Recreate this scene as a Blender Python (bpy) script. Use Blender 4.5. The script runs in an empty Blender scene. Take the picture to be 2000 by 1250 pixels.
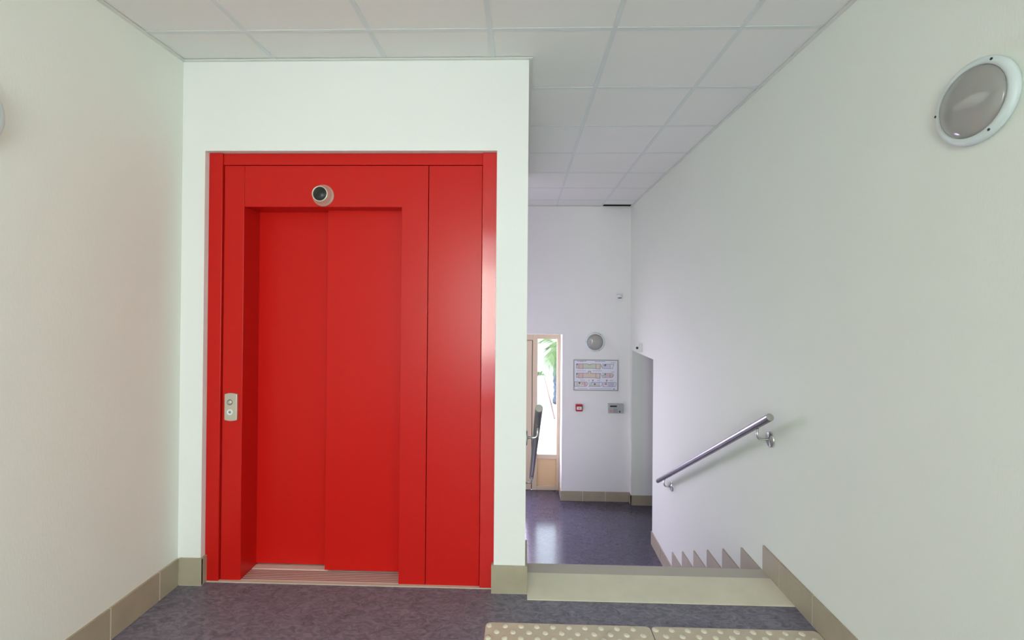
import bpy, bmesh, math, random
from mathutils import Vector, Matrix

random.seed(7)
SC = bpy.context.scene
COL = SC.collection

# ------------------------------------------------------------------ camera
CAM_H = 1.5486
cam_d = bpy.data.cameras.new('camera')
cam_d.sensor_width = 36.0
cam_d.lens = 892.1 / 2000 * 36.0
cam_d.shift_y = -34.77 / 2000
cam_d.clip_start = 0.02
cam = bpy.data.objects.new('camera', cam_d)
COL.objects.link(cam)
cam.matrix_world = (Matrix.Translation((0, 0, CAM_H)) @ Matrix.Rotation(0.0273, 4, 'Z')
                    @ Matrix.Rotation(math.pi / 2 + 0.0046, 4, 'X') @ Matrix.Rotation(0.0082, 4, 'Z'))
SC.camera = cam

# ------------------------------------------------------------------ sky
world = bpy.data.worlds.new('sky')
SC.world = world
world.use_nodes = True
bg = world.node_tree.nodes['Background']
bg.inputs[0].default_value = (0.80, 0.88, 1.0, 1)
bg.inputs[1].default_value = 5.0


# ------------------------------------------------------------------ daylight at the glazed openings
def area_light(name, loc, rot, sx, sy, power, color, portal=False):
    d = bpy.data.lights.new(name, 'AREA')
    d.shape = 'RECTANGLE'
    d.size, d.size_y = sx, sy
    d.energy = power
    d.color = color
    if portal:
        d.cycles.is_portal = True
    o = bpy.data.objects.new(name, d)
    COL.objects.link(o)
    o.location = loc
    o.rotation_euler = rot
    return o


# street side glazed door behind the camera: daylight of the courtyard
area_light('courtyard_daylight', (-0.5, -2.95, 1.45), (math.radians(62), 0, 0), 1.2, 2.0, 95, (0.93, 1.0, 0.86))
area_light('fanlight_daylight', (-0.5, -2.42, 2.47), (math.radians(90), 0, 0), 1.2, 0.34, 4, (0.93, 1.0, 0.86))
area_light('side_fill_light', (1.80, -1.1, 1.62), (math.radians(75), 0, math.radians(90)), 1.0, 1.1, 42, (0.93, 1.0, 0.86))  # added fill that brightens the left wall
# entrance glazing: portal that guides the sky light into the lobby
area_light('entrance_portal', (-0.45, 6.60, 0.05), (math.radians(-90), 0, 0), 2.1, 2.3, 1, (1, 1, 1), True)

area_light('entrance_daylight', (-0.68, 7.02, 0.45), (math.radians(-60), 0, 0), 1.42, 1.60, 116, (0.84, 0.64, 1.0))

SC.view_settings.view_transform = 'Standard'
SC.view_settings.look = 'None'
SC.view_settings.gamma = 1.0
SC.view_settings.use_curve_mapping = False
SC.view_settings.exposure = 0.28
SC.cycles.max_bounces = 12
SC.cycles.diffuse_bounces = 8
SC.cycles.sample_clamp_indirect = 8.0


# ------------------------------------------------------------------ materials
def s2l(c):
    return tuple(((v / 255) / 12.92 if v / 255 <= 0.04045 else ((v / 255 + 0.055) / 1.055) ** 2.4) for v in c)


def mat(name, col, rough=0.5, metal=0.0, spec=0.5, noise=None, bump=None, coat=0.0, aniso=0.0):
    """col: linear rgb. noise=(scale, amount, detail) colour variation; bump=(scale, strength, distance, stretch)"""
    m = bpy.data.materials.new(name)
    m.use_nodes = True
    nt = m.node_tree
    b = nt.nodes['Principled BSDF']
    b.inputs['Base Color'].default_value = (*col, 1)
    b.inputs['Roughness'].default_value = rough
    b.inputs['Metallic'].default_value = metal
    b.inputs['Specular IOR Level'].default_value = spec
    b.inputs['Coat Weight'].default_value = coat
    b.inputs['Coat Roughness'].default_value = 0.08
    tc = nt.nodes.new('ShaderNodeTexCoord')
    if noise:
        n = nt.nodes.new('ShaderNodeTexNoise')
        n.inputs['Scale'].default_value = noise[0]
        n.inputs['Detail'].default_value = noise[2]
        r = nt.nodes.new('ShaderNodeValToRGB')
        a = noise[1]
        r.color_ramp.elements[0].position = 0.3
        r.color_ramp.elements[1].position = 0.7
        r.color_ramp.elements[0].color = (*[v * (1 - a) for v in col], 1)
        r.color_ramp.elements[1].color = (*[min(1, v * (1 + a)) for v in col], 1)
        nt.links.new(tc.outputs['Object'], n.inputs['Vector'])
        nt.links.new(n.outputs['Fac'], r.inputs['Fac'])
        nt.links.new(r.outputs['Color'], b.inputs['Base Color'])
    if bump:
        n = nt.nodes.new('ShaderNodeTexNoise')
        n.inputs['Scale'].default_value = bump[0]
        n.inputs['Detail'].default_value = 3
        mp = nt.nodes.new('ShaderNodeMapping')
        mp.inputs['Scale'].default_value = bump[3] if len(bump) > 3 else (1, 1, 1)
        bp = nt.nodes.new('ShaderNodeBump')
        bp.inputs['Strength'].default_value = bump[1]
        bp.inputs['Distance'].default_value = bump[2]
        nt.links.new(tc.outputs['Object'], mp.inputs['Vector'])
        nt.links.new(mp.outputs['Vector'], n.inputs['Vector'])
        nt.links.new(n.outputs['Fac'], bp.inputs['Height'])
        nt.links.new(bp.outputs['Normal'], b.inputs['Normal'])
    return m


M = {}
M['wall'] = mat('wall_paint', (0.79, 0.82, 0.75), 0.65, bump=(140, 0.22, 0.002, (1, 1, 0.35)), spec=0.3)
M['lift_wall'] = mat('smooth_wall_paint', (0.82, 0.82, 0.80), 0.6, spec=0.3, bump=(60, 0.04, 0.001))
M['tile_ceiling'] = mat('mineral_ceiling_tile', (0.78, 0.78, 0.76), 0.9, spec=0.1, bump=(300, 0.15, 0.001))
M['tbar'] = mat('white_metal_grid', (0.66, 0.70, 0.70), 0.45, spec=0.4)
M['angle'] = mat('white_edge_angle', (0.70, 0.71, 0.67), 0.5, spec=0.4)
M['slab'] = mat('concrete_slab', (0.25, 0.25, 0.25), 0.9)
M['red'] = mat('red_gloss_paint', (0.56, 0.010, 0.007), 0.30, spec=0.25, bump=(420, 0.05, 0.0006))
M['red_gloss'] = mat('red_hard_gloss_paint', (0.60, 0.010, 0.008), 0.14, spec=0.55, bump=(70, 0.05, 0.001))
M['red_door'] = mat('red_landing_door_paint', (0.58, 0.009, 0.006), 0.34, spec=0.2, bump=(420, 0.05, 0.0006))
M['dark'] = mat('dark_gap', (0.012, 0.01, 0.01), 0.9)
M['skirt'] = mat('taupe_ceramic_tile', s2l((169, 159, 138)), 0.42, spec=0.4, noise=(9, 0.05, 3))
M['grout'] = mat('pale_grout', s2l((222, 214, 196)), 0.85)
M['chrome'] = mat('brushed_steel', (0.62, 0.61, 0.60), 0.28, metal=1.0, bump=(900, 0.08, 0.0004, (1, 0.05, 1)))
M['bezel'] = mat('satin_bezel', (0.72, 0.68, 0.57), 0.36, metal=0.5)
M['rail'] = mat('satin_rail_steel', (0.34, 0.33, 0.36), 0.33, metal=1.0)
M['rail_cap'] = mat('satin_rail_cap', (0.42, 0.42, 0.39), 0.5, metal=0.6)
M['alu'] = mat('grooved_aluminium', (0.74, 0.68, 0.62), 0.5, metal=0.2)
M['alu_red_reflect'] = mat('aluminium_red_reflection', (0.34, 0.17, 0.15), 0.6, metal=0.1)  # reflection of the red doors put into the groove colour
M['plate'] = mat('satin_button_plate', (0.66, 0.62, 0.52), 0.42, metal=0.7)
M['black'] = mat('black_plastic', (0.016, 0.017, 0.017), 0.35)
M['white_plastic'] = mat('white_plastic', (0.78, 0.79, 0.78), 0.4)
M['lampwhite'] = mat('lamp_ring_white', (0.66, 0.73, 0.73), 0.35)
M['screw'] = mat('dark_screw', (0.05, 0.05, 0.05), 0.5, metal=0.4)
M['reflector'] = mat('lamp_reflector', (0.52, 0.50, 0.46), 0.3, metal=0.5)
M['pale_strip'] = mat('pale_stair_strip', s2l((222, 216, 195)), 0.6, noise=(7, 0.05, 4))
M['grey_strip'] = mat('grey_nosing_shade', s2l((186, 178, 168)), 0.6)
M['tactile'] = mat('tactile_slab', s2l((204, 191, 171)), 0.62, noise=(14, 0.06, 4))
M['tactile_dome'] = mat('tactile_dome', s2l((222, 214, 196)), 0.5)
M['doorbeige'] = mat('beige_door_frame', s2l((204, 188, 160)), 0.4)
M['doorbeige2'] = mat('beige_door_panel', s2l((222, 192, 146)), 0.45)
M['joint'] = mat('vinyl_weld', s2l((128, 120, 124)), 0.6)
M['ringgrey'] = mat('grey_button_ring', (0.27, 0.25, 0.25), 0.4, metal=0.3)
M['sealant'] = mat('sealant', s2l((205, 190, 175)), 0.8)
M['signframe'] = mat('sign_frame', (0.36, 0.37, 0.38), 0.4, metal=0.5)
M['paper'] = mat('sign_print', (0.78, 0.79, 0.86), 0.35)
M['ink'] = mat('print_dark', (0.17, 0.15, 0.20), 0.6)
M['ink_soft'] = mat('print_grey', (0.40, 0.40, 0.50), 0.6)
M['ink_red'] = mat('print_pink', (0.62, 0.38, 0.42), 0.6)
M['p_pink'] = mat('print_room_pink', (0.72, 0.52, 0.50), 0.6)
M['p_green'] = mat('print_room_green', (0.62, 0.66, 0.52), 0.6)
M['p_sand'] = mat('print_room_sand', (0.72, 0.62, 0.52), 0.6)
M['p_lilac'] = mat('print_room_lilac', (0.62, 0.62, 0.76), 0.6)
M['firered'] = mat('fire_alarm_red', (0.42, 0.012, 0.02), 0.4)
M['firewhite'] = mat('fire_alarm_glass', (0.80, 0.80, 0.78), 0.3)
M['panelgrey'] = mat('panel_grey', (0.42, 0.44, 0.44), 0.45)
M['panelgrey2'] = mat('panel_grille', (0.26, 0.28, 0.29), 0.6)
M['panelred'] = mat('panel_red_button', (0.80, 0.20, 0.17), 0.4)
M['ground'] = mat('pale_paving', (0.60, 0.58, 0.54), 0.9, noise=(3, 0.08, 4))
M['kerb'] = mat('brick_edging', (0.20, 0.11, 0.09), 0.8)
M['leaf'] = mat('palm_leaf', (0.13, 0.21, 0.06), 0.5, noise=(4, 0.35, 2))
M['hedge'] = mat('hedge_leaf', (0.07, 0.14, 0.04), 0.6, noise=(6, 0.4, 2))
M['trunk'] = mat('palm_trunk', (0.10, 0.12, 0.15), 0.9, noise=(12, 0.4, 3))


def vinyl(name, dark, light, rough, spec=0.5):
    m = bpy.data.materials.new(name)
    m.use_nodes = True
    nt = m.node_tree
    b = nt.nodes['Principled BSDF']
    tc = nt.nodes.new('ShaderNodeTexCoord')
    mp = nt.nodes.new('ShaderNodeMapping')
    mp.inputs['Rotation'].default_value = (0, 0, 0.6)
    mp.inputs['Scale'].default_value = (1.0, 1.7, 1)
    n = nt.nodes.new('ShaderNodeTexNoise')
    n.inputs['Scale'].default_value = 17
    n.inputs['Detail'].default_value = 9
    n.inputs['Roughness'].default_value = 0.72
    n.inputs['Distortion'].default_value = 1.6
    r = nt.nodes.new('ShaderNodeValToRGB')
    r.color_ramp.elements[0].position = 0.34
    r.color_ramp.elements[1].position = 0.70
    r.color_ramp.elements[0].color = (*dark, 1)
    r.color_ramp.elements[1].color = (*light, 1)
    nt.links.new(tc.outputs['Object'], mp.inputs['Vector'])
    nt.links.new(mp.outputs['Vector'], n.inputs['Vector'])
    nt.links.new(n.outputs['Fac'], r.inputs['Fac'])
    nt.links.new(r.outputs['Color'], b.inputs['Base Color'])
    b.inputs['Roughness'].default_value = rough
    b.inputs['Specular IOR Level'].default_value = spec
    bp = nt.nodes.new('ShaderNodeBump')
    bp.inputs['Strength'].default_value = 0.03
    bp.inputs['Distance'].default_value = 0.001
    nt.links.new(n.outputs['Fac'], bp.inputs['Height'])
    nt.links.new(bp.outputs['Normal'], b.inputs['Normal'])
    return m


M['vinyl'] = vinyl('dark_marbled_vinyl', s2l((86, 84, 97)), s2l((146, 141, 156)), 0.5)
M['vinyl_low'] = vinyl('dark_marbled_vinyl_polished', s2l((54, 52, 66)), s2l((92, 88, 106)), 0.17, 0.9)


def thin_glass(name, tint, gloss):
    m = bpy.data.materials.new(name)
    m.use_nodes = True
    nt = m.node_tree
    nt.nodes.remove(nt.nodes['Principled BSDF'])
    out = nt.nodes['Material Output']
    t = nt.nodes.new('ShaderNodeBsdfTransparent')
    t.inputs[0].default_value = (*tint, 1)
    g = nt.nodes.new('ShaderNodeBsdfGlossy')
    g.inputs['Roughness'].default_value = 0.03
    mx = nt.nodes.new('ShaderNodeMixShader')
    mx.inputs[0].default_value = gloss
    nt.links.new(t.outputs[0], mx.inputs[1])
    nt.links.new(g.outputs[0], mx.inputs[2])
    nt.links.new(mx.outputs[0], out.inputs['Surface'])
    return m


M['glass'] = thin_glass('window_glass', (0.95, 0.97, 0.97), 0.06)


def frosted(name):
    m = bpy.data.materials.new(name)
    m.use_nodes = True
    nt = m.node_tree
    b = nt.nodes['Principled BSDF']
    b.inputs['Base Color'].default_value = (0.54, 0.53, 0.51, 1)
    b.inputs['Roughness'].default_value = 0.10
    b.inputs['Specular IOR Level'].default_value = 0.9
    out = nt.nodes['Material Output']
    t = nt.nodes.new('ShaderNodeBsdfTransparent')
    t.inputs[0].default_value = (0.85, 0.84, 0.82, 1)
    mx = nt.nodes.new('ShaderNodeMixShader')
    mx.inputs[0].default_value = 0.5
    nt.links.new(t.outputs[0], mx.inputs[1])
    nt.links.new(b.outputs[0], mx.inputs[2])
    nt.links.new(mx.outputs[0], out.inputs['Surface'])
    return m


M['diffuser'] = frosted('ribbed_lamp_glass')


# ------------------------------------------------------------------ mesh helpers
def box(bm, x0, x1, y0, y1, z0, z1, mi=0):
    vs = [bm.verts.new(p) for p in ((x0, y0, z0), (x1, y0, z0), (x1, y1, z0), (x0, y1, z0),
                                    (x0, y0, z1), (x1, y0, z1), (x1, y1, z1), (x0, y1, z1))]
    for f in ((0, 3, 2, 1), (4, 5, 6, 7), (0, 1, 5, 4), (1, 2, 6, 5), (2, 3, 7, 6), (3, 0, 4, 7)):
        fc = bm.faces.new([vs[i] for i in f])
        fc.material_index = mi
    return vs


def prism(bm, pts, axis, a0, a1, mi=0):
    """extrude a polygon. axis X: pts are (y,z); Y: (x,z); Z: (x,y)"""
    def mk(p, a):
        return {'X': (a, p[0], p[1]), 'Y': (p[0], a, p[1]), 'Z': (p[0], p[1], a)}[axis]
    A = [bm.verts.new(mk(p, a0)) for p in pts]
    B = [bm.verts.new(mk(p, a1)) for p in pts]
    n = len(pts)
    fs = [bm.faces.new(A), bm.faces.new(B[::-1])]
    for i in range(n):
        fs.append(bm.faces.new((A[i], B[i], B[(i + 1) % n], A[(i + 1) % n])))
    for f in fs:
        f.material_index = mi


def lathe(bm, prof, seg=32, xf=None, mi=0, close=True):
    """prof: (r, h) revolved about local Z"""
    rings = []
    xf = xf or Matrix.Identity(4)
    for r, h in prof:
        if r < 1e-6:
            rings.append([bm.verts.new(xf @ Vector((0, 0, h)))])
        else:
            rings.append([bm.verts.new(xf @ Vector((r * math.cos(2 * math.pi * i / seg), r * math.sin(2 * math.pi * i / seg), h)))
                          for i in range(seg)])
    for a, b in zip(rings, rings[1:]):
        for i in range(seg):
            j = (i + 1) % seg
            if len(a) == 1 and len(b) == 1:
                continue
            if len(a) == 1:
                f = bm.faces.new((a[0], b[i], b[j]))
            elif len(b) == 1:
                f = bm.faces.new((a[i], b[0], a[j]))
            else:
                f = bm.faces.new((a[i], b[i], b[j], a[j]))
            f.material_index = mi
            f.smooth = True


def tube(bm, path, r, seg=16, caps=True, mi=0):
    path = [Vector(p) for p in path]
    rings = []
    prev_n = None
    for i, p in enumerate(path):
        if i == 0:
            t = path[1] - p
        elif i == len(path) - 1:
            t = p - path[i - 1]
        else:
            t = (path[i + 1] - p).normalized() + (p - path[i - 1]).normalized()
        t.normalize()
        if prev_n is None:
            ref = Vector((0, 0, 1)) if abs(t.z) < 0.9 else Vector((1, 0, 0))
            n = t.cross(ref).normalized()
        else:
            n = (prev_n - t * prev_n.dot(t)).normalized()
        prev_n = n
        b = t.cross(n)
        rr = r[i] if isinstance(r, (list, tuple)) else r
        rings.append([bm.verts.new(p + (n * math.cos(2 * math.pi * k / seg) + b * math.sin(2 * math.pi * k / seg)) * rr)
                      for k in range(seg)])
    for a, b in zip(rings, rings[1:]):
        for k in range(seg):
            f = bm.faces.new((a[k], b[k], b[(k + 1) % seg], a[(k + 1) % seg]))
            f.smooth = True
            f.material_index = mi
    if caps:
        bm.faces.new(rings[0]).material_index = mi
        bm.faces.new(rings[-1][::-1]).material_index = mi


def obj(name, bm, mats, parent=None, bevel=0.0, bseg=2):
    bmesh.ops.recalc_face_normals(bm, faces=bm.faces[:])
    if bevel:
        es = [e for e in bm.edges if len(e.link_faces) == 2 and e.calc_face_angle(0) > 0.6]
        bmesh.ops.bevel(bm, geom=es, offset=bevel, segments=bseg, affect='EDGES', profile=0.5, clamp_overlap=True)
    me = bpy.data.meshes.new(name)
    bm.to_mesh(me)
    bm.free()
    for m in (mats if isinstance(mats, (list, tuple)) else [mats]):
        me.materials.append(M[m])
    o = bpy.data.objects.new(name, me)
    COL.objects.link(o)
    if parent:
        o.parent = parent
    return o


def bobj(name, dims, m, parent=None, bevel=0.0):
    bm = bmesh.new()
    box(bm, *dims)
    return obj(name, bm, m, parent, bevel)


def tag(o, label, cat=None, group=None, kind=None):
    o['label'] = label
    if cat:
        o['category'] = cat
    if group:
        o['group'] = group
    if kind:
        o['kind'] = kind
    return o


def struct(o, label=None):
    o['kind'] = 'structure'
    if label:
        o['label'] = label
    return o


def empty(name, loc=(0, 0, 0)):
    o = bpy.data.objects.new(name, None)
    o.empty_display_size = 0.1
    COL.objects.link(o)
    o.location = loc
    return o


def loc_child(o, parent):
    """parent keeps world placement of a mesh built in world coordinates"""
    o.parent = parent
    o.matrix_parent_inverse = Matrix.Translation(parent.location).inverted()
    return o


# ------------------------------------------------------------------ room dimensions (metres)
XL, XR = -1.887, 1.419            # side walls
YL = 2.459                        # lift wall face
XE = 0.0144                       # shaft edge, stair side
YS = 4.72                         # back of the lift shaft
ZC = 2.873                        # ceiling
YF = 6.144                        # far lobby wall
YDOOR = 6.455
ZL = -1.07                        # lobby floor
YB = -2.2                         # wall behind the camera
Y0, TR, NR = 2.726, 0.2718, 7     # first nosing, tread, risers
RS = -ZL / NR
HS, HS2 = 0.147, 0.144            # skirting heights
TOP = 3.05

# ------------------------------------------------------------------ shell
bm = bmesh.new()
box(bm, XL - 0.2, XL, YB - 0.2, 6.7, ZL - 0.1, TOP)
struct(obj('wall_left', bm, 'wall'), 'white textured wall left of the red lift')

OPN, OPF, OPZ = 5.06, 6.045, 0.955     # side opening in the right wall
bm = bmesh.new()
WY0, WY1, WZ0, WZ1 = -1.62, -0.58, 1.0, 2.2      # hole for the added window behind the viewer
box(bm, XR, XR + 0.15, YB - 0.2, WY0, ZL - 0.1, TOP)
box(bm, XR, XR + 0.15, WY1, OPN, ZL - 0.1, TOP)
box(bm, XR, XR + 0.15, WY0, WY1, ZL - 0.1, WZ0)
box(bm, XR, XR + 0.15, WY0, WY1, WZ1, TOP)
box(bm, XR, XR + 0.15, OPN, 6.7, OPZ, TOP)
box(bm, XR, XR + 0.15, OPF, 6.7, ZL - 0.1, OPZ)
struct(obj('wall_right', bm, 'wall'), 'white textured wall along the stairs with a low side opening')

OXL, OXR, OZT = -1.7595, -0.1545, 2.378
bm = bmesh.new()
box(bm, XL, OXL, YL, YL + 0.2, 0, TOP)
box(bm, OXR, XE, YL, YL + 0.2, 0, TOP)
box(bm, OXL, OXR, YL, YL + 0.2, OZT, TOP)
box(bm, XE - 0.17, XE, YL + 0.2, YS, ZL - 0.1, TOP)
box(bm, XE - 0.17, XE, YL, YL + 0.2, ZL - 0.1, 0)
box(bm, XL, XE - 0.17, YS - 0.17, YS, ZL - 0.1, TOP)
struct(obj('wall_lift', bm, 'lift_wall'), 'smooth white wall of the lift shaft around the red lift')

# far wall with entrance opening
DX0, DX1, DZ1 = -1.45, 0.513, 1.150
bm = bmesh.new()
box(bm, DX1, XR, YF, YF + 0.42, ZL - 0.1, TOP)
box(bm, XL, DX0, YF, YF + 0.42, ZL - 0.1, TOP)
box(bm, DX0, DX1, YF, YF + 0.42, DZ1, TOP)
struct(obj('wall_far', bm, 'lift_wall'), 'white end wall of the lower lobby')

# side passage behind the right opening
bm = bmesh.new()
box(bm, XR + 0.15, 3.0, OPF, OPF + 0.15, ZL - 0.1, 1.6)
box(bm, XR + 0.15, 3.0, OPN - 0.55, OPN - 0.4, ZL - 0.1, 1.6)
box(bm, 3.0, 3.15, OPN - 0.55, OPF + 0.15, ZL - 0.1, 1.6)
struct(obj('wall_passage', bm, 'lift_wall'), 'pale wall inside the side opening')
struct(bobj('ceiling_passage', (XR + 0.15, 3.0, OPN - 0.4, OPF, 1.35, 1.45), 'lift_wall'), 'white ceiling of the side passage')

# wall behind the camera with glazed door
BX0, BX1, BZ1 = -1.15, 0.15, 2.68
bm = bmesh.new()
box(bm, XL, BX0, YB - 0.2, YB, 0, TOP)
box(bm, BX0, BX1, YB - 0.2, YB, BZ1, TOP)
box(bm, BX1, XR, YB - 0.2, YB, 0, TOP)
struct(obj('wall_back', bm, 'wall'), 'white wall behind the viewer with a glazed door')

# floors
bm = bmesh.new()
box(bm, XL, XR, YB - 0.6, YL, -0.12, 0)
box(bm, XL, XE, YL, 2.75, -0.12, 0)
box(bm, XE, XR, YL, Y0 - 0.004, -0.12, 0)
struct(obj('floor', bm, 'vinyl'), 'dark marbled vinyl floor of the upper landing')
bm = bmesh.new()
box(bm, XL, 3.0, Y0 + TR * (NR - 1), 6.62, ZL - 0.1, ZL)
struct(obj('floor_lobby', bm, 'vinyl_low'), 'polished dark vinyl floor of the lower lobby')
bm = bmesh.new()
# one sheet joint in the vinyl, a hair proud of the floor
struct(bobj('trim_1', (-0.292, -0.288, 0.6, 2.484, 0.0, 0.0005), 'joint'), 'thin welded joint in the dark vinyl floor')
bm.free()

struct(bobj('ceiling_slab', (XL - 0.2, 3.15, YB - 0.2, 6.7, TOP, TOP + 0.1), 'slab'), 'concrete slab above the suspended ceiling')

# ------------------------------------------------------------------ suspended ceiling
ceil = struct(empty('ceiling', (0, 0, ZC)), 'suspended ceiling of square white tiles')
XLINES = [-1.377, -0.766, -0.178, 0.422, 1.022]
YLINES = [2.196 + 0.6 * k for k in range(-7, 7)]
TW = 0.012
xs = [XL] + XLINES + [XR]
ys = [YB] + YLINES + [YF]


def tile_poly(pts):
    b = bmesh.new()
    prism(b, pts, 'Z', ZC + 0.0018, ZC + 0.016)
    loc_child(obj('ceiling_tile', b, 'tile_ceiling'), ceil)


EG = 0.013
for i in range(len(xs) - 1):
    for j in range(len(ys) - 1):
        x0, x1, y0, y1 = xs[i], xs[i + 1], ys[j], ys[j + 1]
        x0 += EG if i == 0 else 0.003
        x1 -= EG if i == len(xs) - 2 else 0.003
        y0 += EG if j == 0 else 0.003
        y1 -= EG if j == len(ys) - 2 else 0.003
        if i == len(xs) - 2 and j == len(ys) - 2:
            y1 -= 0.085                                   # short cut tile in the far corner leaves a dark slot
        ex, ey, eb = XE + 0.010, YL - EG, YS + EG
        if x0 >= ex - 0.02 or y1 <= YL or y0 >= YS:
            tile_poly([(x0, y0), (x1, y0), (x1, y1), (x0, y1)])
        elif x1 > ex:                                     # straddles the shaft's side
            if y0 < ey and y1 > YL:
                tile_poly([(x0, y0), (x1, y0), (x1, y1), (ex, y1), (ex, ey), (x0, ey)])
            elif y0 < YS < y1:
                tile_poly([(ex, y0), (x1, y0), (x1, y1), (x0, y1), (x0, eb), (ex, eb)])
            else:
                tile_poly([(ex, y0), (x1, y0), (x1, y1), (ex, y1)])
        else:
            if y0 < ey and y1 > YL:
                tile_poly([(x0, y0), (x1, y0), (x1, ey), (x0, ey)])
            elif y0 < YS < y1:
                tile_poly([(x0, eb), (x1, eb), (x1, y1), (x0, y1)])


def tbar(x0, x1, y0, y1, zlow=0.0):
    b = bmesh.new()
    along_y = (y1 - y0) > (x1 - x0)
    box(b, x0, x1, y0, y1, ZC - 0.0006 + zlow, ZC + 0.0017)
    if along_y:
        c = (x0 + x1) / 2
        box(b, c - 0.0008, c + 0.0008, y0, y1, ZC + 0.0017, ZC + 0.035)
    else:
        c = (y0 + y1) / 2
        box(b, x0, x1, c - 0.0008, c + 0.0008, ZC + 0.0017, ZC + 0.035)
    loc_child(obj('ceiling_grid_bar', b, 'tbar'), ceil)


for x in XLINES:
    segs = [(YB, YF)] if x > XE else [(YB, YL), (YS, YF)]
    for a, b_ in segs:
        tbar(x - TW, x + TW, a, b_, -0.0006)
for y in YLINES:
    if YL < y < YS:
        tbar(XE, XR, y - TW, y + TW)
    else:
        tbar(XL, XR, y - TW, y + TW)


def trim(n, x0, x1, y0, y1, label):
    """painted edge angle: flat flange below the tile edge"""
    struct(bobj('trim_%d' % n, (x0, x1, y0, y1, ZC - 0.006, ZC - 0.001), 'angle'), label)


AW = 0.020
trim(2, XL, XL + AW, YB, YL, 'white edge angle where the ceiling meets the left wall')
trim(3, XR - AW, XR, YB, YF, 'white edge angle where the ceiling meets the right wall')
trim(4, XL + AW, XE + AW, YL - AW, YL, 'white edge angle above the red lift')
trim(5, XE, XE + AW, YL, YS, 'white edge angle along the side of the lift shaft')
trim(6, XE + AW, 1.03, YF - AW, YF, 'white edge angle at the top of the far lobby wall')

struct(bobj('trim_7', (1.03, XR, YF - 0.006, YF, ZC + 0.0, TOP), 'dark'), 'black strip standing in for the shade in the slot at the far ceiling corner')  # added black backing, darkness of the ceiling void put into its colour
struct(bobj('trim_8', (1.03, XR - 0.02, YF - 0.125, YF - 0.007, ZC + 0.03, ZC + 0.04), 'dark'), 'black sheet standing in for the shade where a ceiling tile is cut short')  # added black sheet that keeps the slot dark from above

# ------------------------------------------------------------------ skirting tiles
TILE, GAP = 0.297, 0.0055


def skirt_run(parent, axis, fixed, thick, a0, a1, z0, h, joints, side):
    """tiles along an axis with grout between. axis 'Y': face at X=fixed+side*thick ; axis 'X': face at Y=fixed+side*thick"""
    cuts = [a0] + sorted(j for j in joints if a0 + 0.01 < j < a1 - 0.01) + [a1]
    lo, hi = sorted((fixed, fixed + side * thick))
    glo, ghi = sorted((fixed, fixed + side * (thick - 0.002)))
    if axis == 'Y':
        g = (glo, ghi, a0, a1, z0, z0 + h - 0.002)
    else:
        g = (a0, a1, glo, ghi, z0, z0 + h - 0.002)
    loc_child(bobj('grout', g, 'grout'), parent)
    for c0, c1 in zip(cuts, cuts[1:]):
        s0 = c0 + (GAP / 2 if c0 != a0 else 0)
        s1 = c1 - (GAP / 2 if c1 != a1 else 0)
        d = (lo, hi, s0, s1, z0 + 0.002, z0 + h) if axis == 'Y' else (s0, s1, lo, hi, z0 + 0.002, z0 + h)
        loc_child(bobj('tile', d, 'skirt', None, 0.0012), parent)


TH = 0.012
bl = struct(empty('baseboard_left', (XL, 0, 0)), 'taupe tile skirting at the foot of the left wall')
skirt_run(bl, 'Y', XL, TH, YB, YL - TH, 0, HS, [2.321 - 0.281 * k for k in range(0, 16)], 1)
bf = struct(empty('baseboard_lift', (0, YL, 0)), 'taupe tile skirting at the foot of the lift wall')
skirt_run(bf, 'X', YL, TH, XL + TH, OXL + TH, 0, HS, [], -1)
loc_child(bobj('tile', (OXL, OXL + TH, YL + 0.001, 2.495, 0.002, HS), 'skirt', None, 0.0012), bf)
skirt_run(bf, 'X', YL, TH, OXR - TH, XE + TH, 0, HS, [], -1)
loc_child(bobj('tile', (OXR - TH, OXR, YL + 0.001, 2.487, 0.002, HS), 'skirt', None, 0.0012), bf)
loc_child(bobj('tile', (XE, XE + TH, YL + 0.001, Y0, 0.002, HS), 'skirt', None, 0.0012), bf)
br = struct(empty('baseboard_right', (XR, 0, 0)), 'taupe tile skirting on the right wall, stepping down with the stairs')
skirt_run(br, 'Y', XR, TH, YB, Y0, 0, HS, [2.557 - 0.294 * k for k in range(0, 17)], -1)
for (par, wallx, side) in ((br, XR, -1), (bf, XE, 1)):
    for k in range(1, NR):
        ya, yb = Y0 + TR * (k - 1), Y0 + TR * k
        z = -RS * k
        lo, hi = sorted((wallx, wallx + side * TH))
        loc_child(bobj('tile', (lo, hi, ya + 0.003, yb, z + 0.002, z + HS2), 'skirt', None, 0.0012), par)
        glo, ghi = sorted((wallx, wallx + side * (TH - 0.002)))
        loc_child(bobj('grout', (glo, ghi, ya - 0.002, ya + 0.003, z, z + HS2), 'grout'), par)
YE = Y0 + TR * (NR - 1)
skirt_run(br, 'Y', XR, TH, YE, OPN + 0.004, ZL, HS2, [YE + 0.36], -1)
skirt_run(bf, 'Y', XE, TH, YE, YS, ZL, HS2, [], 1)
bfar = struct(empty('baseboard_far', (0, YF, ZL)), 'taupe tile skirting at the foot of the far lobby wall')
skirt_run(bfar, 'X', YF, TH, DX1 - TH, XR - 0.02, ZL, 0.128, [0.798, 1.098], -1)
loc_child(bobj('tile', (DX1 - TH, DX1, YF + 0.001, 6.43, ZL + 0.002, ZL + 0.128), 'skirt', None, 0.0012), bfar)
skirt_run(bfar, 'Y', XR, TH, OPF - TH, YF, ZL, 0.128, [], -1)
skirt_run(bfar, 'X', OPF, TH, XR - TH, 3.0, ZL, 0.128, [1.8, 2.1, 2.4, 2.7], -1)

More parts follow.
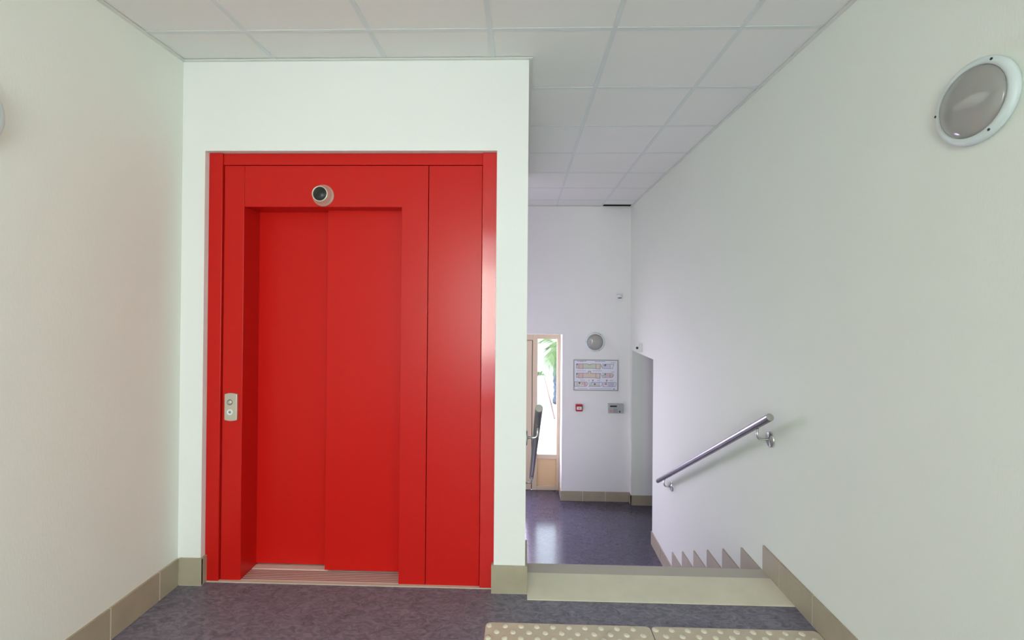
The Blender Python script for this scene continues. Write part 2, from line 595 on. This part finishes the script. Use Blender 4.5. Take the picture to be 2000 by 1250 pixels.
# ------------------------------------------------------------------ staircase
st = struct(empty('staircase', (0, Y0, 0)), 'flight of steps going down to the lobby')
for k in range(1, NR):
    ya, yb = Y0 + TR * (k - 1), Y0 + TR * k
    loc_child(bobj('tread', (XE, XR, ya, yb, -RS * k - 0.14, -RS * k), 'vinyl'), st)
    loc_child(bobj('nosing', (XE + TH, XR - TH, yb - 0.06, yb + 0.004, -RS * k + 0.0002, -RS * k + 0.004), 'grey_strip'), st)
for k in range(NR):
    yb = Y0 + TR * k
    loc_child(bobj('riser', (XE, XR, yb - 0.012, yb - 0.002, -RS * (k + 1), -RS * k - 0.002), 'grey_strip'), st)
loc_child(bobj('step_edge_shade', (XE + TH, XR - TH, 2.640, Y0 + 0.003, 0.0003, 0.004), 'grey_strip', None, 0.001), st)  # shading of the nosing edge put into a grey band
ps = loc_child(bobj('contrast_strip', (XE + TH, XR - TH, 2.400, 2.640, 0.0003, 0.005), 'pale_strip', None, 0.0015), st)
ps['label'] = 'pale contrast strip on the top step'

# ------------------------------------------------------------------ tactile warning slabs
dome_me = None


def tactile(x0, x1, label):
    y0, y1 = 1.815, 2.222
    t = empty('tactile_slab', ((x0 + x1) / 2, (y0 + y1) / 2, 0))
    tag(t, label, 'tactile slab', 'warning slabs before the stairs')
    b = bmesh.new()
    r = 0.022
    pts = []
    for cx, cy, a in ((x1 - r, y1 - r, 0), (x0 + r, y1 - r, 90), (x0 + r, y0 + r, 180), (x1 - r, y0 + r, 270)):
        for q in range(5):
            an = math.radians(a + q * 22.5)
            pts.append((cx + r * math.cos(an), cy + r * math.sin(an)))
    prism(b, pts, 'Z', 0.0003, 0.0045)
    loc_child(obj('base', b, 'tactile', None, 0.0012), t)
    global dome_me
    if dome_me is None:
        b = bmesh.new()
        lathe(b, [(0.0148, 0), (0.0138, 0.0025), (0.0105, 0.0052), (0.005, 0.0064), (0, 0.0066)], 12)
        o = obj('dome', b, 'tactile_dome')
        dome_me = o.data
        bpy.data.objects.remove(o)
    px = 0.0762
    for rrow in range(10):
        y = y1 - 0.024 - rrow * 0.0400
        x = x0 + 0.018 + (px / 2 if rrow % 2 else 0)
        while x < x1 - 0.012:
            d = bpy.data.objects.new('dome', dome_me)
            COL.objects.link(d)
            d.parent = t
            d.location = (x - t.location.x, y - t.location.y, 0.0042)
            x += px
    return t


tactile(-0.174, 0.614, 'beige studded tactile slab in front of the lift wall corner')
tactile(0.618, 1.404, 'beige studded tactile slab beside the right wall skirting')

# ------------------------------------------------------------------ lift
LY = 2.502
lift = tag(empty('lift_entrance', (-0.96, LY, 0)), 'glossy red lift entrance with sliding doors set in the white wall', 'lift')


def lp(name, dims, m, bev=0.0012, parent=None):
    return loc_child(bobj(name, dims, m, None, bev), lift) if parent is None else bobj(name, dims, m, parent, bev)


# outer casing
cj = lp('jamb', (OXL + 0.001, -1.683, LY - 0.012, LY + 0.07, 0.004, OZT - 0.002), 'red', 0.002)
cj2 = lp('jamb', (-0.234, OXR - 0.0005, LY - 0.014, LY + 0.07, 0.004, OZT - 0.002), 'red_gloss', 0.002)
lp('head_casing', (-1.6825, -0.2345, LY - 0.004, LY + 0.07, 2.312, OZT - 0.002), 'red', 0.002)
# inner front
lp('column', (-1.678, -1.566, LY, LY + 0.165, 0.004, 2.309), 'red', 0.0015)
bm = bmesh.new()
prism(bm, [(-1.5645, 2.080), (-0.681, 2.080), (-0.681, 0.004), (-0.5345, 0.004), (-0.5345, 2.309), (-1.5645, 2.309)], 'Y', LY, LY + 0.165)
loc_child(obj('door_surround', bm, 'red', None, 0.0015), lift)
lp('side_panel', (-0.531, -0.237, LY, LY + 0.05, 0.004, 2.309), 'red', 0.0015)
lp('shaft_backing', (OXL + 0.01, OXR - 0.01, LY + 0.2, LY + 0.215, 0.0, OZT - 0.01), 'dark', 0)
# landing doors
lp('landing_door', (-1.60, -1.118, 2.655, 2.69, 0.012, 2.10), 'red_door', 0.002)
lp('landing_door', (-1.136, -0.66, 2.600, 2.64, 0.014, 2.10), 'red_door', 0.002)
# threshold with grooves
sill = lp('threshold', (-1.565, -0.682, LY + 0.002, 2.70, -0.01, 0.005), 'alu', 0)
for k in range(6):
    y = LY + 0.012 + k * 0.0155
    s = bobj('groove', (-1.563, -0.684, y, y + 0.007, 0.0048, 0.0056), 'alu_red_reflect')
    s.parent = sill
lp('door_track', (-1.565, -1.120, 2.612, 2.652, 0.0052, 0.0075), 'alu', 0.0005)
# sealant bead along the floor
lp('sealant_bead', (-1.755, -0.16, LY - 0.018, LY + 0.004, 0.0003, 0.0045), 'sealant', 0)

# arrival indicator
ind = loc_child(empty('indicator', (-1.120, LY, 2.143)), lift)
XF = Matrix.Rotation(math.pi / 2, 4, 'X')      # lathe axis to -Y


def ind_part(name, prof, m, seg=40):
    b = bmesh.new()
    lathe(b, prof, seg, XF)
    return obj(name, b, m, ind)


ind_part('bezel', [(0.0595, 0), (0.0595, 0.004), (0.056, 0.007), (0.0535, 0.010), (0.051, 0.022), (0.0475, 0.034), (0.0445, 0.043), (0.0430, 0.047),
                   (0.0410, 0.0485), (0.0385, 0.0475), (0.0375, 0.044), (0, 0.044)], 'bezel')
ind_part('display', [(0.0372, 0.044), (0.0366, 0.0462), (0, 0.0464)], 'black')

# call plate
cp = loc_child(empty('call_plate', (-1.6205, LY, 0.967)), lift)
b = bmesh.new()
hw, hh, sg = 0.0355, 0.0765, 8
pts = []
for q in range(sg + 1):
    x = hw - 2 * hw * q / sg
    pts.append((x, hh - 0.005 + 0.006 * (1 - (x / hw) ** 2)))
for q in range(sg + 1):
    x = -hw + 2 * hw * q / sg
    pts.append((x, -hh + 0.005 - 0.006 * (1 - (x / hw) ** 2)))
prism(b, pts, 'Y', 0.0, -0.016)
obj('plate', b, 'plate', cp, 0.003, 3)
for z, ro, ri, rm, bmn in ((0.027, 0.0165, 0.0105, 'ringgrey', 'plate'), (-0.028, 0.0165, 0.007, 'white_plastic', 'ringgrey')):
    b = bmesh.new()
    lathe(b, [(ro, 0.0155), (ro, 0.0185), (ro - 0.002, 0.0195), (ri + 0.002, 0.0185), (ri, 0.0165), (0, 0.0165)], 28,
          Matrix.Translation((-0.004, 0, z)) @ XF)
    obj('button_ring', b, rm, cp)
    b = bmesh.new()
    lathe(b, [(ri, 0.0165), (ri - 0.001, 0.0188), (0, 0.0192)], 24, Matrix.Translation((-0.004, 0, z)) @ XF)
    obj('button', b, bmn, cp)

# ------------------------------------------------------------------ handrails
SLOPE = -0.5535


def handrail(x, wallx, ya, za, yb, brackets, label):
    h = empty('handrail', (x, ya, za))
    tag(h, label, 'handrail', 'handrails of the stairs')
    zb = za + SLOPE * (yb - ya)
    d = Vector((0, yb - ya, zb - za)).normalized()
    b = bmesh.new()
    A, B = Vector((x, ya, za)), Vector((x, yb, zb))
    tube(b, [A, B], 0.0205, 28, False)
    loc_child(obj('tube', b, 'rail'), h)
    for P, s in ((A, -1), (B, 1)):
        b = bmesh.new()
        q = d * s
        tube(b, [P - q * 0.001, P + q * 0.002, P + q * 0.0035], [0.0205, 0.0205, 0.0185], 28)
        loc_child(obj('end_cap', b, 'rail_cap'), h)
    sd = 1 if wallx > x else -1
    for yk in brackets:
        zr = za + SLOPE * (yk - ya) - 0.023
        zw = zr - 0.062
        e = loc_child(empty('bracket', (wallx, yk, zw)), h)
        b = bmesh.new()
        dx = abs(wallx - x)
        pts = [(0, 0, 0), (-sd * (dx - 0.022), 0, 0)]
        for q in range(1, 7):
            a = q * math.pi / 12
            pts.append((-sd * (dx - 0.022 + 0.022 * math.sin(a)), 0, 0.022 * (1 - math.cos(a))))
        pts.append((-sd * dx, 0, 0.062))
        tube(b, pts, 0.0070, 12)
        obj('arm', b, 'chrome', e)
        b = bmesh.new()
        lathe(b, [(0.044, 0), (0.044, 0.005), (0.039, 0.009), (0.012, 0.0105), (0.009, 0.014), (0, 0.014)], 28,
              Matrix.Rotation(-sd * math.pi / 2, 4, 'Y'))
        obj('wall_rosette', b, 'chrome', e)
    return h


handrail(1.345, XR, 2.535, 0.943, 4.602, (2.667, 4.40), 'sloping steel handrail fixed to the right wall above the stairs')
handrail(0.0815, XE, 2.420, 1.000, 4.500, (2.690, 4.32), 'steel handrail seen end on beside the lift wall corner')


# ------------------------------------------------------------------ bulkhead lamps
def lamp(loc, normal, r, label):
    t = empty('wall_lamp', loc)
    tag(t, label, 'lamp', 'round bulkhead lamps')
    n = Vector(normal)
    R = n.to_track_quat('Z', 'Y').to_matrix().to_4x4()
    k = r / 0.14

    def part(name, prof, m, parent=t, seg=48, xf=Matrix.Identity(4)):
        b = bmesh.new()
        lathe(b, [(a * k, c * k) for a, c in prof], seg, R @ xf)
        return obj(name, b, m, parent)
    part('base', [(0.128, 0), (0.131, 0.003), (0.131, 0.008), (0.0, 0.008)], 'lampwhite')
    part('reflector', [(0.113, 0.0082), (0.110, 0.013), (0.06, 0.011), (0, 0.009)], 'reflector')
    part('ring', [(0.132, 0.004), (0.1385, 0.007), (0.140, 0.014), (0.138, 0.021), (0.132, 0.027), (0.125, 0.030), (0.1165, 0.0295),
                  (0.1140, 0.026), (0.1140, 0.009)], 'lampwhite')
    b = bmesh.new()
    u = R.to_3x3() @ Vector((1, 0, 0))
    v = R.to_3x3() @ Vector((0, 1, 0))
    tube(b, [n * 0.034 * k + (u * s) * k for s in (-0.05, -0.03, 0.0, 0.03, 0.055)],
         [0.010 * k, 0.012 * k, 0.018 * k, 0.020 * k, 0.008 * k], 14)
    obj('bulb', b, 'firewhite', t)
    prof = []
    for q in range(13):
        a = q / 12 * math.pi / 2
        prof.append((0.1140 * math.cos(a), 0.024 + 0.036 * math.sin(a)))
    part('diffuser', prof, 'diffuser')
    for a in (90, 210, 330):
        an = math.radians(a - 32)
        part('screw', [(0.0045, 0), (0.0045, 0.0012), (0, 0.0012)], 'screw', t, 10,
             Matrix.Translation((0.1285 * k * math.cos(an), 0.1285 * k * math.sin(an), 0.0288 * k)))
    return t


lamp((XR, 1.467, 2.193), (-1, 0, 0), 0.132, 'round white bulkhead lamp with ribbed glass high on the right wall')
lamp((XL, 1.450, 2.195), (1, 0, 0), 0.137, 'round white bulkhead lamp cut off at the left edge, on the left wall')
lamp((0.947, YF, 1.053), (0, -1, 0), 0.130, 'small round bulkhead lamp on the far wall above the floor plan')

# ------------------------------------------------------------------ far wall: floor plan board
SX0, SX1, SZ0, SZ1 = 0.662, 1.258, 0.404, 0.817
sg_ = tag(empty('floor_plan_board', ((SX0 + SX1) / 2, YF, SZ0)), 'framed floor plan board on the far wall below the lamp', 'sign')
loc_child(bobj('backing', (SX0 + 0.003, SX1 - 0.003, YF - 0.008, YF - 0.0005, SZ0 + 0.003, SZ1 - 0.003), 'paper'), sg_)
for dims in ((SX0, SX1, SZ1 - 0.012, SZ1), (SX0, SX1, SZ0, SZ0 + 0.012)):
    loc_child(bobj('frame_rail', (dims[0], dims[1], YF - 0.013, YF - 0.0003, dims[2], dims[3]), 'signframe', None, 0.001), sg_)
for dims in ((SX0, SX0 + 0.012), (SX1 - 0.012, SX1)):
    loc_child(bobj('frame_rail', (dims[0], dims[1], YF - 0.013, YF - 0.0003, SZ0 + 0.0122, SZ1 - 0.0122), 'signframe', None, 0.001), sg_)

PRN = ['ink', 'p_pink', 'p_green', 'p_sand', 'p_lilac', 'ink_soft', 'ink_red']


def su(u):  # sign print coordinates: 0..1 across the zoomed picture (1667 x 1250)
    return SX0 + (u - 80) / (1530 - 80) * (SX1 - SX0)


def sv(v):
    return SZ1 - (v - 110) / (1135 - 110) * (SZ1 - SZ0)


def print_row(rooms, outline, marks):
    b = bmesh.new()
    y0 = YF - 0.0082
    for (u0, v0, u1, v1, mi) in rooms:
        box(b, su(u0), su(u1), y0 - 0.0004, y0, sv(v1), sv(v0), mi)
    w = 9
    for poly in outline:
        for (a, c) in zip(poly, poly[1:]):
            p, q = Vector((su(a[0]), sv(a[1]))), Vector((su(c[0]), sv(c[1])))
            d = (q - p).normalized() * 0.0035
            nn = Vector((-d.y, d.x)) * 0.62
            pts = [p - d * .6 - nn, q + d * .6 - nn, q + d * .6 + nn, p - d * .6 + nn]
            prism(b, [(t.x, t.y) for t in pts], 'Y', y0 - 0.0009, y0 - 0.0004, 0)
    for (u0, v0, u1, v1, mi) in marks:
        box(b, su(u0), su(u1), y0 - 0.0010, y0, sv(v1), sv(v0), mi)
    loc_child(obj('printed_plan', b, PRN), sg_)


def wingrow(y, tower, right):
    rooms = [(185, y + 10, 250, y + 150, 2), (265, y + 5, 385, y + 155, 1), (400, y + 5, 800, y + 145, 2 if not tower else 3), (815, y + 5, 940, y + 160, 3),
             ]
    outl = [[(180, y), (180, y + 145), (250, y + 145), (255, y + 160), (390, y + 160), (395, y + 148), (805, y + 148), (812, y + 165), (940, y + 165), (945, y)],
            [(255, y), (255, y + 150)], [(392, y), (392, y + 155)], [(808, y), (808, y + 155)], [(945, y), (945, y + 165)]]
    if tower:
        outl.append([(180, y), (560, y), (560, y - 70), (640, y - 70), (640, y), (945, y)])
        rooms.append((570, y - 62, 632, y + 2, 2))
    else:
        outl.append([(180, y), (545, y), (570, y + 35), (635, y + 35), (650, y), (945, y)])
    rooms += right[0]
    outl += right[1]
    return rooms, outl


r, o_ = wingrow(250, False, ([(1030, 265, 1265, 385, 4), (960, 300, 1010, 370, 2)],
                             [[(960, 260), (1000, 330), (1030, 395), (1350, 395), (1385, 255), (1010, 255)], [(1275, 255), (1275, 395)], [(1020, 300), (1110, 300)], [(1110, 255), (1110, 330)]]))
print_row(r, o_, [(1085, 265, 1140, 310, 0), (190, 150, 500, 172, 5), (290, 172, 400, 184, 6), (770, 160, 1110, 180, 5), (1290, 198, 1440, 214, 5), (185, 255, 215, 300, 0)])
r, o_ = wingrow(560, True, ([(1145, 575, 1270, 680, 1), (1275, 575, 1365, 680, 1), (1030, 590, 1120, 690, 2)],
                            [[(960, 570), (1000, 640), (1025, 695), (1330, 695), (1385, 620), (1340, 560), (1010, 560)], [(1125, 565), (1125, 690)], [(1270, 565), (1270, 690)], [(1020, 630), (1110, 600)]]))
print_row(r, o_, [(1095, 570, 1135, 610, 0), (230, 660, 260, 700, 6), (1300, 505, 1410, 520, 5), (190, 475, 480, 488, 5), (700, 470, 1000, 486, 5), (185, 565, 215, 610, 0)])
outl3 = [[(120, 850), (120, 995), (500, 995), (555, 900), (510, 850), (120, 850)], [(190, 850), (190, 990)], [(300, 855), (300, 930)], [(450, 855), (450, 990)],
         [(590, 850), (610, 990), (570, 1010)], [(610, 990), (960, 990), (1000, 960)], [(650, 940), (650, 860), (1000, 855), (1020, 890), (1000, 960)], [(920, 860), (920, 985)],
         [(1040, 870), (1040, 1000), (1430, 1000), (1475, 890), (1440, 855), (1060, 855)], [(1240, 860), (1240, 990)], [(1300, 860), (1300, 990)], [(1360, 860), (1360, 990)], [(1140, 860), (1140, 930)]]
print_row([(195, 860, 300, 985, 2), (330, 860, 445, 960, 1), (455, 870, 520, 985, 1), (620, 930, 910, 985, 2), (660, 870, 900, 925, 4), (1060, 870, 1085, 985, 4), (1175, 870, 1230, 985, 4), (1090, 880, 1170, 945, 6), (1245, 870, 1420, 985, 4)],
          outl3, [(250, 860, 310, 910, 0), (750, 895, 800, 945, 0), (690, 775, 740, 800, 0), (700, 800, 712, 850, 0), (1140, 770, 1190, 800, 0), (1150, 800, 1162, 850, 0), (1250, 780, 1360, 800, 5),
                  (850, 782, 945, 800, 5), (300, 782, 460, 800, 5), (200, 790, 225, 812, 6), (570, 785, 610, 812, 6), (225, 1055, 540, 1075, 6), (600, 1055, 1320, 1070, 5), (1360, 1062, 1430, 1085, 0)])

# ------------------------------------------------------------------ fire alarm call point
fa = tag(empty('fire_alarm_call_point', (0.7385, YF, 0.134)), 'small red fire alarm call point under the floor plan', 'fire alarm')
loc_child(bobj('housing', (0.694, 0.783, YF - 0.05, YF - 0.0005, 0.134, 0.222), 'firered', None, 0.005), fa)
loc_child(bobj('press_plate', (0.706, 0.771, YF - 0.0525, YF - 0.0498, 0.156, 0.196), 'firewhite', None, 0.002), fa)
b = bmesh.new()
lathe(b, [(0.010, 0.0525), (0.010, 0.0532), (0.006, 0.0532), (0.006, 0.0525)], 20, Matrix.Translation((0.7385, YF, 0.176)) @ XF)
prism(b, [(0.722, 0.176), (0.729, 0.181), (0.729, 0.171)], 'Y', YF - 0.0531, YF - 0.0524)
prism(b, [(0.755, 0.176), (0.748, 0.181), (0.748, 0.171)], 'Y', YF - 0.0531, YF - 0.0524)
loc_child(obj('press_mark', b, 'ink'), fa)

# ------------------------------------------------------------------ grey alarm panel
ap = tag(empty('alarm_panel', (1.2255, YF, 0.115)), 'grey alarm panel with black display near the corner of the far wall', 'alarm panel')
PX0, PZ0, PW, PH = 1.123, 0.113, 0.206, 0.124
loc_child(bobj('housing', (PX0, PX0 + PW, YF - 0.045, YF - 0.0005, PZ0, PZ0 + PH), 'panelgrey', None, 0.006), ap)


def app(name, u0, v0, u1, v1, m):   # from the zoomed crop (605..815, 1030..1155)
    x0, x1 = PX0 + (u0 - 605) / 210 * PW, PX0 + (u1 - 605) / 210 * PW
    z1, z0 = PZ0 + PH - (v0 - 1030) / 125 * PH, PZ0 + PH - (v1 - 1030) / 125 * PH
    loc_child(bobj(name, (x0, x1, YF - 0.0475, YF - 0.0448, z0, z1), m, None, 0.0008), ap)


app('display', 628, 1050, 720, 1070, 'black')
app('red_button', 626, 1112, 652, 1136, 'panelred')
for q in range(5):
    app('grille_slot', 672, 1094 + q * 11, 730, 1100 + q * 11, 'panelgrey2')
app('key_switch', 750, 1122, 768, 1142, 'black')
app('end_cover', 785, 1034, 812, 1151, 'panelgrey')

# ------------------------------------------------------------------ sensors
ps_ = tag(empty('presence_sensor', (1.269, YF, 1.62)), 'small white half dome sensor high on the far wall', 'sensor')
loc_child(bobj('plate', (1.222, 1.314, YF - 0.010, YF - 0.0005, 1.600, 1.712), 'white_plastic', None, 0.003), ps_)
b = bmesh.new()
prof = []
for q in range(9):
    a = q / 8 * math.pi / 2
    prof.append((0.040 * math.cos(a), -0.046 * math.sin(a)))
lathe(b, [(0, 0.0), (0.040, 0.0)] + prof[1:], 24, Matrix.Translation((1.269, YF - 0.010, 1.690)))
geom = b.verts[:] + b.edges[:] + b.faces[:]
bmesh.ops.bisect_plane(b, geom=geom, plane_co=(0, YF - 0.010, 0), plane_no=(0, 1, 0), clear_outer=True)
loc_child(obj('dome', b, 'white_plastic'), ps_)
loc_child(bobj('lens', (1.247, 1.291, YF - 0.034, YF - 0.0101, 1.638, 1.650), 'ink', None, 0.003), ps_)

ms = tag(empty('motion_detector', (XR, 5.56, 0.98)), 'tiny white motion detector with black eye above the side opening', 'sensor')
loc_child(bobj('housing', (XR - 0.040, XR - 0.0005, 5.53, 5.585, 0.985, 1.092), 'white_plastic', None, 0.004), ms)
b = bmesh.new()
prism(b, [(XR - 0.084, 1.012), (XR - 0.036, 1.000), (XR - 0.036, 1.080), (XR - 0.070, 1.068)], 'Y', 5.536, 5.58)
loc_child(obj('head', b, 'white_plastic', None, 0.004), ms)
b = bmesh.new()
lathe(b, [(0.0150, 0.0), (0.0150, 0.003), (0.010, 0.006), (0, 0.007)], 20, Matrix.Translation((XR - 0.060, 5.5365, 1.036)) @ XF)
loc_child(obj('eye', b, 'black'), ms)

# ------------------------------------------------------------------ entrance door
d1 = struct(empty('door_1', (0, YDOOR, ZL)), 'beige framed glazed entrance door at the end of the lobby')
FT = 0.06


def dp(name, x0, x1, z0, z1, m='doorbeige', y0=0.0, y1=FT, bev=0.003, parent=None):
    o = bobj(name, (x0, x1, YDOOR + y0, YDOOR + y1, z0, z1), m, None, bev)
    return loc_child(o, d1)


ZD0, ZDT = ZL + 0.004, 1.128
# sidelight beside the right reveal
dp('stile', 0.124, 0.193, ZD0, ZDT)
dp('stile', 0.466, 0.512, ZD0, ZDT)
dp('rail', 0.1935, 0.4655, 1.063, ZDT)
dp('rail', 0.1935, 0.4655, -0.627, -0.563)
dp('rail', 0.1935, 0.4655, ZD0, -1.008)
dp('panel', 0.1935, 0.4655, -1.0075, -0.6275, 'doorbeige2', 0.028, 0.045, 0.002)
dp('pane', 0.1935, 0.4655, -0.5625, 1.0625, 'glass', 0.026, 0.032, 0)
# door leaf beyond the gap, its left part hidden by the lift shaft
dp('head_rail', DX0 + 0.001, 0.1235, 1.045, ZDT)
L0, L1 = -0.83, 0.114
dp('leaf_stile', L0, L0 + 0.085, ZL + 0.010, 1.037)
dp('leaf_stile', L1 - 0.085, L1, ZL + 0.010, 1.037)
dp('leaf_rail', L0 + 0.0855, L1 - 0.0855, 0.955, 1.037)
dp('leaf_rail', L0 + 0.0855, L1 - 0.0855, -0.66, -0.563)
dp('leaf_rail', L0 + 0.0855, L1 - 0.0855, ZL + 0.010, -0.99)
dp('leaf_panel', L0 + 0.0855, L1 - 0.0855, -0.9895, -0.6605, 'doorbeige2', 0.02, 0.045, 0.002)
dp('leaf_pane', L0 + 0.0855, L1 - 0.0855, -0.5625, 0.9545, 'glass', 0.026, 0.032, 0)
dp('gap_seal', 0.1145, 0.1235, ZL + 0.010, 1.044, 'dark', 0.022, 0.04, 0)
dp('gap_seal', L0, 0.114, 1.0375, 1.0445, 'dark', 0.022, 0.04, 0)
dp('handle', L0 + 0.022, L0 + 0.052, -0.10, 0.12, 'chrome', -0.008, 0.0, 0.002)
dp('handle', L0 + 0.030, L0 + 0.150, 0.03, 0.05, 'chrome', -0.045, -0.028, 0.003)
dp('handle', L0 + 0.030, L0 + 0.046, 0.032, 0.048, 'chrome', -0.0285, -0.008, 0.001)
# matching sidelight on the other side
dp('stile', DX0 + 0.001, DX0 + 0.06, ZD0, 1.0445)
dp('stile', -0.91, -0.84, ZD0, 1.0445)
dp('rail', DX0 + 0.0605, -0.9105, -0.627, -0.563)
dp('rail', DX0 + 0.0605, -0.9105, ZD0, -1.008)
dp('panel', DX0 + 0.0605, -0.9105, -1.0075, -0.6275, 'doorbeige2', 0.02, 0.045, 0.002)
dp('pane', DX0 + 0.0605, -0.9105, -0.5625, 1.0445, 'glass', 0.026, 0.032, 0)

# glazed door behind the viewer
d2 = struct(empty('door_2', (-0.5, YB - 0.1, 0)), 'glazed door behind the viewer')


def bp_(name, x0, x1, z0, z1, m='doorbeige', y0=-0.13, y1=-0.07):
    loc_child(bobj(name, (x0, x1, YB + y0, YB + y1, z0, z1), m, None, 0.003 if m != 'glass' else 0), d2)


for x0, x1 in ((BX0, BX0 + 0.07), (-0.535, -0.465), (BX1 - 0.07, BX1)):
    bp_('stile', x0, x1, 0.005, BZ1)
for xa, xb in ((BX0 + 0.0705, -0.5355), (-0.4645, BX1 - 0.0705)):
    for z0, z1 in ((0.005, 0.14), (2.17, 2.27), (BZ1 - 0.06, BZ1)):
        bp_('rail', xa, xb, z0, z1)
    bp_('pane', xa, xb, 0.1405, 2.1695, 'glass', -0.103, -0.097)
    bp_('pane', xa, xb, 2.2705, BZ1 - 0.0605, 'glass', -0.103, -0.097)

# added window, out of view, that lets the side fill reach the left wall
w1 = struct(empty('fill_window_1', (XR + 0.08, -1.1, WZ0)), 'small added window, out of view, in the right wall behind the viewer')
for (ya, yb, za, zb) in ((WY0, WY0 + 0.06, WZ0, WZ1), (WY1 - 0.06, WY1, WZ0, WZ1), (WY0 + 0.0605, WY1 - 0.0605, WZ0, WZ0 + 0.06),
                         (WY0 + 0.0605, WY1 - 0.0605, WZ1 - 0.06, WZ1)):
    loc_child(bobj('fill_window_frame', (XR + 0.05, XR + 0.11, ya, yb, za, zb), 'doorbeige', None, 0.003), w1)
loc_child(bobj('pane', (XR + 0.077, XR + 0.083, WY0 + 0.0605, WY1 - 0.0605, WZ0 + 0.0605, WZ1 - 0.0605), 'glass'), w1)

# ------------------------------------------------------------------ outside the entrance
struct(bobj('ground', (-30, 30, 6.62, 60, -1.30, -1.10), 'ground'), 'pale paving outside the entrance')
bm = bmesh.new()
prism(bm, [(0.70, 10.6), (0.735, 10.6), (0.765, 16.3), (0.73, 16.3)], 'Z', -1.098, -1.07)
tag(obj('path_edging', bm, 'kerb', None, 0.01), 'thin brown edging of the path outside the glazed door', 'edging')

PXC, PYC = 0.97, 12.3
palm = tag(empty('palm_tree', (PXC, PYC, -1.10)), 'green palm with drooping fronds outside the glazed door', 'palm')
bm = bmesh.new()
path, rad = [], []
for q in range(19):
    path.append((PXC + 0.02 * math.sin(q * 0.5), PYC, -1.10 + q * 0.088))
    rad.append(0.19 + (0.022 if q % 2 else 0) - 0.003 * q)
tube(bm, path, rad, 12)
loc_child(obj('trunk', bm, 'trunk'), palm)
for k in range(24):
    a = math.radians(-128 + 256 * k / 23) + random.uniform(-.06, .06)
    el = random.uniform(-0.2, 1.0)
    L = random.uniform(0.85, 1.25)
    bm = bmesh.new()
    P, pts = Vector((PXC, PYC, 0.40)), []
    ang = el
    for q in range(13):
        pts.append(P.copy())
        stp = L / 12
        P += Vector((math.cos(a) * math.cos(ang), math.sin(a) * math.cos(ang), math.sin(ang))) * stp
        ang -= 0.15 + 0.03 * q / 12
    tube(bm, pts, [0.012 - 0.0007 * q for q in range(13)], 6)
    for q in range(2, 13):
        t = (pts[q] - pts[q - 1]).normalized()
        side = t.cross(Vector((0, 0, 1))).normalized()
        for sgn in (-1, 1):
            for e in (0.0, 0.5):
                base = pts[q - 1].lerp(pts[q], e)
                ll = 0.42 * math.sin(math.pi * (q + e) / 14) + 0.08
                tip = base + (side * sgn * 0.75 + t * 0.45 + Vector((0, 0, -0.45))).normalized() * ll
                mid = base.lerp(tip, 0.4) + Vector((0, 0, 0.02))
                w = t * 0.011
                v = [bm.verts.new(c) for c in (base - w * .4, base + w * .4, mid + w, tip, mid - w)]
                bm.faces.new(v)
    loc_child(obj('frond', bm, 'leaf'), palm)

hd = tag(empty('hedge', (0.0, 17.2, -1.10)), 'low green planting far behind the glazed door', 'hedge')
bm = bmesh.new()
for q in range(500):
    c = Vector((random.uniform(-1.2, 0.70), 17.2 + random.uniform(-.2, .2), -1.10 + random.uniform(0.0, 0.10)))
    u = Vector((random.uniform(-1, 1), random.uniform(-1, 1), random.uniform(-.3, 1))).normalized() * 0.09
    w = u.cross(Vector((random.uniform(-1, 1), random.uniform(-1, 1), random.uniform(-1, 1)))).normalized() * 0.035
    bm.faces.new([bm.verts.new(p) for p in (c, c + u * .5 + w, c + u, c + u * .5 - w)])
hl = loc_child(obj('leaves', bm, 'hedge'), hd)
hl['kind'] = 'stuff'
for q in range(6):
    bm = bmesh.new()
    tube(bm, [(-1.1 + q * 0.32, 17.2, -1.10), (-1.08 + q * 0.32, 17.2, -1.0)], [0.02, 0.008], 6)
    loc_child(obj('stem', bm, 'trunk'), hd)
